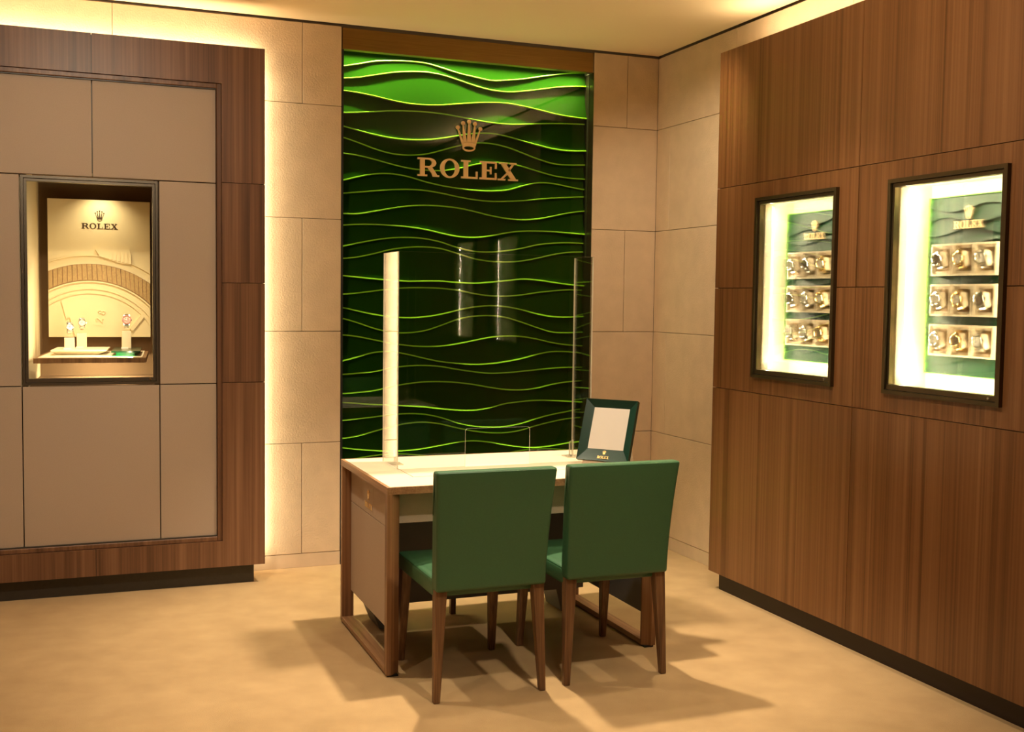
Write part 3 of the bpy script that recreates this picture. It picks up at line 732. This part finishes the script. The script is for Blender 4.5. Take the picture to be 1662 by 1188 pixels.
# carcass leaving the two window boxes open
bm = bmesh.new()
ys = [Y0 - 0.004, WIN[0][0], WIN[0][1], WIN[1][0], WIN[1][1], YC[3]]
bx(bm, XW + 0.018, XB, YC[3], Y0 - 0.004, Z0 + 0.002, WZ[0]); bx(bm, XW + 0.018, XB, YC[3], Y0 - 0.004, WZ[1], ZTOP - 0.004)
for i in (0, 2, 4): bx(bm, XW + 0.018, XB, ys[i + 1], ys[i], WZ[0], WZ[1])
obj('carcass', bm, 'plinth_r', dw)
obj('plinth', box(-0.205, -0.03, YC[3], -1.135, 0.0, Z0), 'plinth_r', dw, label='dark recessed plinth')
obj('end_panel', box(XW + 0.018, XB, Y0 - 0.004, Y0, Z0, ZTOP), 'wood_r', dw)
XBK = -0.060
WNAME = ['window nearer the stone corner', 'window nearer the right edge']
for i, (w0, w1) in enumerate(WIN):
    fr = obj('window_frame', frame_bm(w1, w0, WZ[0], WZ[1], 0.016, XW - 0.018, XW + 0.02, 'x'), 'bronze_d', dw, label='dark bronze frame of the ' + WNAME[i])
    obj('inner_frame', frame_bm(w1 + 0.018, w0 - 0.018, WZ[0] + 0.018, WZ[1] - 0.018, 0.014, XW - 0.008, XW + 0.022, 'x'), 'bronze_d', fr)
    obj('bottom_rail', box(XW - 0.010, XW + 0.02, w1 + 0.018, w0 - 0.018, WZ[0] + 0.018, WZ[0] + 0.038), 'bronze_d', fr)
    obj('glass_pane', box(XW + 0.006, XW + 0.010, w1 + 0.03, w0 - 0.03, WZ[0] + 0.032, WZ[1] - 0.032), 'pane', fr)
    obj('lock', cyl(bmesh.new(), (XW - 0.010, w1 + 0.055, WZ[0] + 0.028), (-1, 0, 0), 0.006, 0.005, 0.004, 14), 'steel', fr)
    bm = bmesh.new()
    ia, ib, ja, jb = w1 + 0.012, w0 - 0.012, WZ[0] + 0.012, WZ[1] - 0.012
    bx(bm, XBK, XBK + 0.01, ia, ib, ja, jb)
    bx(bm, XW + 0.022, XBK, ib - 0.006, ib, ja, jb); bx(bm, XW + 0.022, XBK, ia, ia + 0.006, ja, jb)
    bx(bm, XW + 0.022, XBK, ia + 0.006, ib - 0.006, ja, ja + 0.006); bx(bm, XW + 0.022, XBK, ia + 0.006, ib - 0.006, jb - 0.006, jb)
    obj('window_liner', bm, 'white_liner', fr, label='white lit box behind the glass')
    ym = (w0 + w1) / 2
    P = 19.0 if i == 0 else 28.0
    area('window_led', (XW + 0.055, w0 - 0.030, (WZ[0] + WZ[1]) / 2), (0.6, -0.8, 0), 0.02, 0.78, P, LED, yaxis=(0, 0, 1))
    area('window_led', (XW + 0.055, w1 + 0.030, (WZ[0] + WZ[1]) / 2), (0.6, 0.8, 0), 0.02, 0.78, P * 0.8, LED, yaxis=(0, 0, 1))
    area('window_led', (XW + 0.055, ym, WZ[0] + 0.045), (0.6, 0, 0.8), 0.50, 0.02, P * 0.8, LED, yaxis=(1, 0, 0))
    area('window_led', (XW + 0.055, ym, WZ[1] - 0.045), (0.6, 0, -0.8), 0.50, 0.02, P * 0.5, LED, yaxis=(1, 0, 0))
    # green wavy backdrop
    py0 = (-1.506, -2.463)[i]; pw = 0.445; pz0, pz1 = 1.213, 1.908
    bd = thing('green_backdrop', 'green wavy backdrop board with gold emblem in the ' + WNAME[i], 'display board', (-0.100, py0 - pw / 2, pz0), -PI / 2, 'green backdrops in the display windows')
    obj('board', box(-pw / 2, pw / 2, 0.004, 0.018, 0, pz1 - pz0, 0.001), 'wave_small', bd, local=True)
    nb = 15; H = pz1 - pz0
    def bz(k, u, i=i):
        return H * k / nb + 0.012 * math.sin(2 * PI * (u * 1.25 + 0.37 * k + 0.2 * i)) * (0 if k in (0, nb) else 1)
    for k in range(nb):
        def fn(a, b, k=k):
            zt_, zb_ = bz(k + 1, a), bz(k, a)
            return (-pw / 2 + pw * a, 0.004 - 0.010 * (1 - b) ** 1.6, zb_ + (zt_ - zb_) * b)
        obj('wave_band', grid_mesh(24, 5, fn), 'wave_small', bd, local=True, smooth=True)
    bm = bmesh.new(); bx(bm, -pw / 2 - 0.003, -pw / 2, -0.006, 0.018, 0, H); bx(bm, pw / 2, pw / 2 + 0.003, -0.006, 0.018, 0, H)
    bx(bm, -pw / 2, pw / 2, -0.006, 0.018, H, H + 0.003); bx(bm, -pw / 2, pw / 2, -0.006, 0.018, -0.003, 0)
    obj('edge_trim', bm, 'ridge_small', bd, local=True)
    lc = (-1.720, -2.678)[i]
    emblem(bd, (py0 - pw / 2) - lc, -0.007, 1.781 - pz0, 0.030, 0.150, 0.052, 1.817 - pz0, 'gold', 0.004)
    # nine watch trays with cushions and watches
    ty = (-1.554, -2.514)[i]
    for rr, (zt_, rn) in enumerate(((1.723, 'top'), (1.566, 'middle'), (1.409, 'bottom'))):
        for cc, cn in enumerate(('left', 'centre', 'right')):
            yc = ty - 0.054 - cc * 0.1135; zc = zt_ - 0.062
            tr_ = thing('watch_tray', 'cream watch tray, %s row and %s column, %s' % (rn, cn, WNAME[i]), 'watch tray', (-0.108, yc, zc), -PI / 2, 'cream watch trays in the display windows')
            def tm(key, build):
                return cyl_mesh(key, build)
            def b_frame():
                bm = frame_bm(-0.054, 0.054, -0.062, 0.062, 0.007, -0.026, 0.0)
                out = [(-0.047, -0.055), (0.047, -0.055), (0.047, 0.055), (-0.047, 0.055)]; inn = [(-0.038, -0.044), (0.038, -0.044), (0.038, 0.044), (-0.038, 0.044)]
                return prism([[out[q], out[(q + 1) % 4], inn[(q + 1) % 4], inn[q]] for q in range(4)], 'y', -0.017, 0.0, bm)
            obj('tray_frame', tm('trayframe', b_frame), 'tray_cream', tr_, local=True)
            obj('tray_back', tm('trayback', lambda: box(-0.047, 0.047, -0.003, 0.0, -0.055, 0.055)), 'poster_brown', tr_, local=True)
            def b_cush():
                bm = bmesh.new(); bx(bm, -0.024, 0.024, -0.0430, -0.0080, -0.030, 0.030, 0.012, 3)
                for v in bm.verts: v.co = Matrix.Rotation(math.radians(-16), 3, 'Y') @ v.co
                return bm
            obj('cushion', tm('traycushion', b_cush), 'cream_d', tr_, local=True, smooth=True)
            k = (rr * 3 + cc + i * 4) % 6
            make_watch('%s watch on the %s row %s tray of the %s' % (('steel', 'steel', 'gold', 'steel', 'steel', 'gold')[k], rn, cn, WNAME[i]), 'watches in the display windows',
                       (-0.108 - 0.0475, yc - 0.001, zc + 0.002), (0, math.radians(-16), -PI / 2 + 0.12), 1.2,
                       case='yellow_gold' if k in (2, 5) else 'steel', dial=('dial_w', 'dial_d', 'dial_w', 'dial_w', 'dial_d', 'dial_w')[(k + rr) % 6])

# ================================================================== DESK
DX0, DX1, DY0, DY1, DZ = -2.180, -0.990, -1.885, -1.075, 0.750
dk = thing('desk', 'consultation desk with wood end frames, cream leather top and taupe panels', 'desk', ((DX0 + DX1) / 2, (DY0 + DY1) / 2, 0))
TH, FW = 0.028, 0.055
def end_frame(xo, s):
    """ring of planks; xo outer face, s = +1 when the desk lies at larger x"""
    xi = xo + s * FW
    def plank(name, y0, y1, z0, z1, mat, chamfer=0):
        if chamfer:
            # front leg: narrow front strip, then a slanting face towards the inside
            return obj(name, prism([[(xo, y0), (xo + s * 0.019, y0), (xi, y0 + 0.026), (xi, y1), (xo, y1)]], 'z', z0, z1), mat, dk)
        return obj(name, box(xo, xi, y0, y1, z0, z1, 0.0015), mat, dk)
    plank('leg', DY0, DY0 + 0.034, 0.008, DZ - TH, 'wood_desk', 1)
    plank('leg', DY1 - TH, DY1, 0.008, DZ - TH, 'wood_desk')
    plank('floor_rail', DY0 + 0.034, DY1 - TH, 0.008, 0.030, 'wood_desk_h')
    for y in (DY0 + 0.02, DY1 - 0.02):
        obj('foot', box(xo + s * 0.006, xi - s * 0.006, y - 0.014, y + 0.014, 0, 0.008), 'black', dk)
end_frame(DX0, 1); end_frame(DX1, -1)
# top: wood edge all round, cream leather inlay with a separate writing pad
e = 0.014
obj('top_edge', frame_bm(DX0, DX1, DY0, DY1, e, DZ - TH, DZ, 'z'), 'wood_desk_h', dk, label='wood edging of the desk top')
obj('top_core', box(DX0 + e, DX1 - e, DY0 + e, DY1 - e, DZ - TH, DZ - 0.004), 'wood_desk', dk)
px0, px1, py0_, py1_ = -2.012, -1.165, -1.660, -1.215
tb = bmesh.new(); O_ = [(DX0 + e, DY0 + e), (DX1 - e, DY0 + e), (DX1 - e, DY1 - e), (DX0 + e, DY1 - e)]; I_ = [(px0, py0_), (px1, py0_), (px1, py1_), (px0, py1_)]
prism([[O_[k], O_[(k + 1) % 4], I_[(k + 1) % 4], I_[k]] for k in range(4)], 'z', DZ - 0.004, DZ, tb)
obj('leather_top', tb, 'desk_top', dk, label='cream leather desk surface')
obj('writing_pad', box(px0 + 0.0035, px1 - 0.0035, py0_ + 0.0035, py1_ - 0.0035, DZ - 0.004, DZ + 0.0005), 'desk_top', dk)
# side panels between the end frames
def side(x, s):
    z0, zj, z1 = 0.150, 0.560, DZ - TH
    up_ = obj('side_panel', box(x, x + s * 0.012, DY0 + 0.034, DY1 - TH, zj + 0.0015, z1, 0.001), 'desk_taupe', dk)
    obj('side_panel', box(x, x + s * 0.012, DY0 + 0.034, DY1 - TH, z0, zj - 0.0015, 0.001), 'desk_taupe' if s > 0 else 'desk_dark', dk)
    return up_
sp_up = side(DX0 + 0.042, 1); side(DX1 - 0.042, -1)
emb = obj('emblem_plate', box(-0.075, 0.075, 0, 0.0006, -0.05, 0.07), 'desk_taupe', dk, local=True)
emb.location = Vector((DX0 + 0.0414, -1.425, 0.625)) - dk.location; emb.rotation_euler = (0, 0, -PI / 2)
emblem(emb, 0.0, 0.0, -0.040, 0.024, 0.125, 0.046, -0.006, 'gold_print', 0.002)
# drawer apron and lower panels
obj('drawer_front', box(DX0 + 0.072, (DX0 + DX1) / 2 - 0.0015, -1.800, -1.782, 0.590, DZ - TH, 0.001), 'desk_taupe', dk)
obj('drawer_front', box((DX0 + DX1) / 2 + 0.0015, DX1 - 0.072, -1.800, -1.782, 0.590, DZ - TH, 0.001), 'desk_taupe', dk)
obj('drawer_box', box(DX0 + 0.075, DX1 - 0.075, -1.782, -1.16, 0.600, DZ - TH), 'desk_dark', dk)
obj('modesty_panel', box(DX0 + 0.070, DX1 - 0.070, -1.300, -1.280, 0.122, 0.600), 'desk_dark', dk)
for xa, xb_ in ((DX0 + 0.0725, DX0 + 0.20), (DX1 - 0.0725, DX1 - 0.20)):
    s = 1 if xb_ > xa else -1
    obj('pedestal', prism([[(xa, 0.600), (xb_, 0.600), (xb_, 0.12), (xb_ - s * 0.03, 0.008), (xa + s * 0.06, 0.008), (xa, 0.16)]], 'y', -1.275, -1.090), 'desk_dark', dk)
obj('centre_foot', box(-1.665, -1.640, -1.130, -1.105, 0.0, 0.122), 'wood_leg', dk)
obj('centre_bracket', box(-1.75, -1.55, -1.279, -1.10, 0.122, 0.15), 'desk_dark', dk)

# acrylic screen: front sheet with a pass-through slot, two wings, feet
SX0, SX1, SY, SZ0, SZ1 = -2.020, -1.106, -1.450, DZ + 0.0007, 1.682
sc = thing('acrylic_screen', 'clear acrylic three-sided screen standing on the desk', 'screen', ((SX0 + SX1) / 2, SY + 0.1, SZ0))
def acr(name, bm, axis):
    o = obj(name, bm, None, sc, mats=[M['acrylic'], M['acrylic_edge']])
    for p in o.data.polygons:
        n = p.normal; d = abs(n.y) if axis == 'y' else (abs(n.x) if axis == 'x' else abs(n.z))
        if d < 0.7: p.material_index = 1
    return o
sx0, sx1, sz = -1.712, -1.407, 0.917
acr('front_sheet', prism([[(SX0, SZ0), (sx0, SZ0), (sx0, sz - 0.008), (sx0 + 0.008, sz), (sx1 - 0.008, sz), (sx1, sz - 0.008), (sx1, SZ0), (SX1, SZ0), (SX1, SZ1), (SX0, SZ1)]], 'y', SY, SY + 0.004), 'y')
acr('wing', box(SX0, SX0 + 0.004, SY + 0.0045, -1.205, SZ0, SZ1), 'x')
acr('wing', box(SX1 - 0.004, SX1, SY + 0.0045, -1.250, SZ0, SZ1), 'x')
for xa, xb_ in ((SX0 + 0.0045, SX0 + 0.06), (SX1 - 0.06, SX1 - 0.0045)):
    acr('foot', box(xa, xb_, -1.34, -1.26, SZ0, SZ0 + 0.004), 'z')
    acr('foot_brace', prism([[(-1.34, SZ0 + 0.004), (-1.30, SZ0 + 0.004), (-1.30, SZ0 + 0.07), (-1.34, SZ0 + 0.085)]], 'x', xa + 0.02, xa + 0.024), 'x')

# desk mirror in a bevelled green frame
myaw, mt = 0.87, math.radians(22)
mr = thing('desk_mirror', 'tilted mirror with a wide dark green frame on the desk', 'mirror', (-1.239, -1.583, DZ), -myaw)
mw, ml, mz = 0.246, 0.282, 0.034
def mp(x, s, d=0.0):
    """x across, s along the tilted face, d in front of it"""
    return Vector((x, s * math.sin(mt) - d * math.cos(mt), mz + s * math.cos(mt) + d * math.sin(mt)))
bx0, bx1, bs0, bs1 = 0.040, mw - 0.036, 0.056, ml - 0.036
bm = bmesh.new()
outer = [(0, 0), (mw, 0), (mw, ml), (0, ml)]; inner = [(bx0, bs0), (bx1, bs0), (bx1, bs1), (bx0, bs1)]
vo = [bm.verts.new(mp(a, b, 0.0)) for a, b in outer]; vi = [bm.verts.new(mp(a, b, -0.014)) for a, b in inner]; vb_ = [bm.verts.new(mp(a, b, -0.024)) for a, b in outer]
for k in range(4):
    bm.faces.new((vo[k], vo[(k + 1) % 4], vi[(k + 1) % 4], vi[k])); bm.faces.new((vo[k], vb_[k], vb_[(k + 1) % 4], vo[(k + 1) % 4]))
bm.faces.new(vb_)
fo = obj('frame', bm, 'frame_green', mr, local=True, label='wide dark green frame sloping inwards')
bm = bmesh.new(); bm.faces.new([bm.verts.new(mp(a, b, -0.0135)) for a, b in inner])
r_ = bmesh.ops.extrude_face_region(bm, geom=bm.faces[:])
for v in [v for v in r_['geom'] if isinstance(v, bmesh.types.BMVert)]: v.co += mp(0, 0, -0.004) - mp(0, 0, 0)
obj('mirror_glass', bm, 'mirror', mr, local=True)
bm = bmesh.new()
A = [(0.025, -0.004, 0), (mw - 0.015, -0.004, 0), (mw - 0.015, 0.115, 0), (0.025, 0.115, 0)]
B = [(0.030, 0.004, 0.028), (mw - 0.020, 0.004, 0.028), (mw - 0.020, 0.085, 0.10), (0.030, 0.085, 0.10)]
va, vb2 = [bm.verts.new(p) for p in A], [bm.verts.new(p) for p in B]
for k in range(4): bm.faces.new((va[k], va[(k + 1) % 4], vb2[(k + 1) % 4], vb2[k]))
bm.faces.new(va[::-1]); bm.faces.new(vb2)
obj('stand', bm, 'desk_taupe', mr, local=True)
ep = bpy.data.objects.new('emblem_plate', bpy.data.meshes.new('emblem_plate'))
bm = box(0, 0.002, 0, 0.0005, 0, 0.002); bm.to_mesh(ep.data); bm.free(); ep.data.materials.append(M['frame_green'])
COL.objects.link(ep); ep.parent = mr
p0 = (mp(0, 0, 0) + mp(0, bs0, -0.014)) / 2
slope = (mp(0, bs0, -0.014) - mp(0, 0, 0)).normalized(); nrm_ = Vector((1, 0, 0)).cross(slope).normalized()
if nrm_.y > 0: nrm_ = -nrm_
ep.matrix_local = Matrix((Vector((1, 0, 0)), -nrm_, slope)).transposed().to_4x4()
ep.location = p0 + Vector(((bx0 + bx1) / 2, 0, 0)) + nrm_ * 0.0008
emblem(ep, 0.0, 0.0, -0.018, 0.0125, 0.055, 0.020, 0.002, 'gold_print', 0.001)

# ================================================================== CHAIRS
def make_chair(label, loc, rz):
    t = thing('upholstered_chair', label, 'chair', loc, rz, 'green leather chairs at the desk')
    # seat: band and slightly domed cushion
    bm = bmesh.new(); bx(bm, -0.2175, 0.2175, -0.225, 0.262, 0.385, 0.455, 0.014, 3)
    seat = obj('seat', bm, 'leather_g', t, local=True, smooth=True)
    def dome(a, b):
        x = -0.208 + 0.416 * a; y = -0.215 + 0.468 * b
        k = (1 - (2 * a - 1) ** 6) * (1 - (2 * b - 1) ** 6)
        return (x, y, 0.449 + 0.016 * k)
    obj('seat_cushion', grid_mesh(20, 20, dome), 'leather_g', seat, local=True, smooth=True)
    pts = [(-0.214, -0.2, 0.449), (-0.214, 0.245, 0.449), (-0.20, 0.259, 0.449), (0.20, 0.259, 0.449), (0.214, 0.245, 0.449), (0.214, -0.2, 0.449)]
    obj('piping', tube(bmesh.new(), pts, 0.0022, 6), 'leather_seam', seat, local=True)
    # backrest: slab that leans back and widens towards the top, with rounded edges
    bm = bmesh.new(); bx(bm, -0.5, 0.5, -0.5, 0.5, 0.0, 1.0)
    bmesh.ops.subdivide_edges(bm, edges=[e_ for e_ in bm.edges if abs(e_.verts[0].co.z - e_.verts[1].co.z) > 0.5], cuts=10)
    for v in bm.verts:
        z = v.co.z; hw = 0.2175 + 0.0185 * z ** 1.6; th_ = 0.068 - 0.012 * z
        yc = -0.232 - 0.060 * z ** 1.5
        v.co = Vector((v.co.x * 2 * hw, yc + v.co.y * th_, 0.412 + 0.452 * z))
    es = [e_ for e_ in bm.edges if len(e_.link_faces) == 2 and e_.calc_face_angle(0) > 0.6]
    bmesh.ops.bevel(bm, geom=es, offset=0.013, segments=3, profile=0.6, affect='EDGES')
    back = obj('backrest', bm, 'leather_g', t, local=True, smooth=True)
    yt = -0.232 - 0.060
    obj('seam', tube(bmesh.new(), [(-0.232, yt + 0.030, 0.70), (-0.2335, yt + 0.008, 0.845), (-0.226, yt - 0.018, 0.8615), (0.226, yt - 0.018, 0.8615), (0.2335, yt + 0.008, 0.845), (0.232, yt + 0.030, 0.70)], 0.0018, 6), 'leather_seam', back, local=True)
    for sx in (-1, 1):
        obj('leg', taper_leg(bmesh.new(), (sx * 0.1925, -0.228, 0.418), (sx * 0.211, -0.252, 0.0), 0.045, 0.025), 'wood_leg', t, local=True)
        obj('leg', taper_leg(bmesh.new(), (sx * 0.190, 0.232, 0.392), (sx * 0.199, 0.268, 0.0), 0.044, 0.026), 'wood_leg', t, local=True)
    return t
make_chair('green leather chair with walnut legs at the left end of the desk', (-1.868, -1.957, 0), 0.0)
make_chair('green leather chair with walnut legs in front of the desk mirror', (-1.337, -1.940, 0), 0.0)
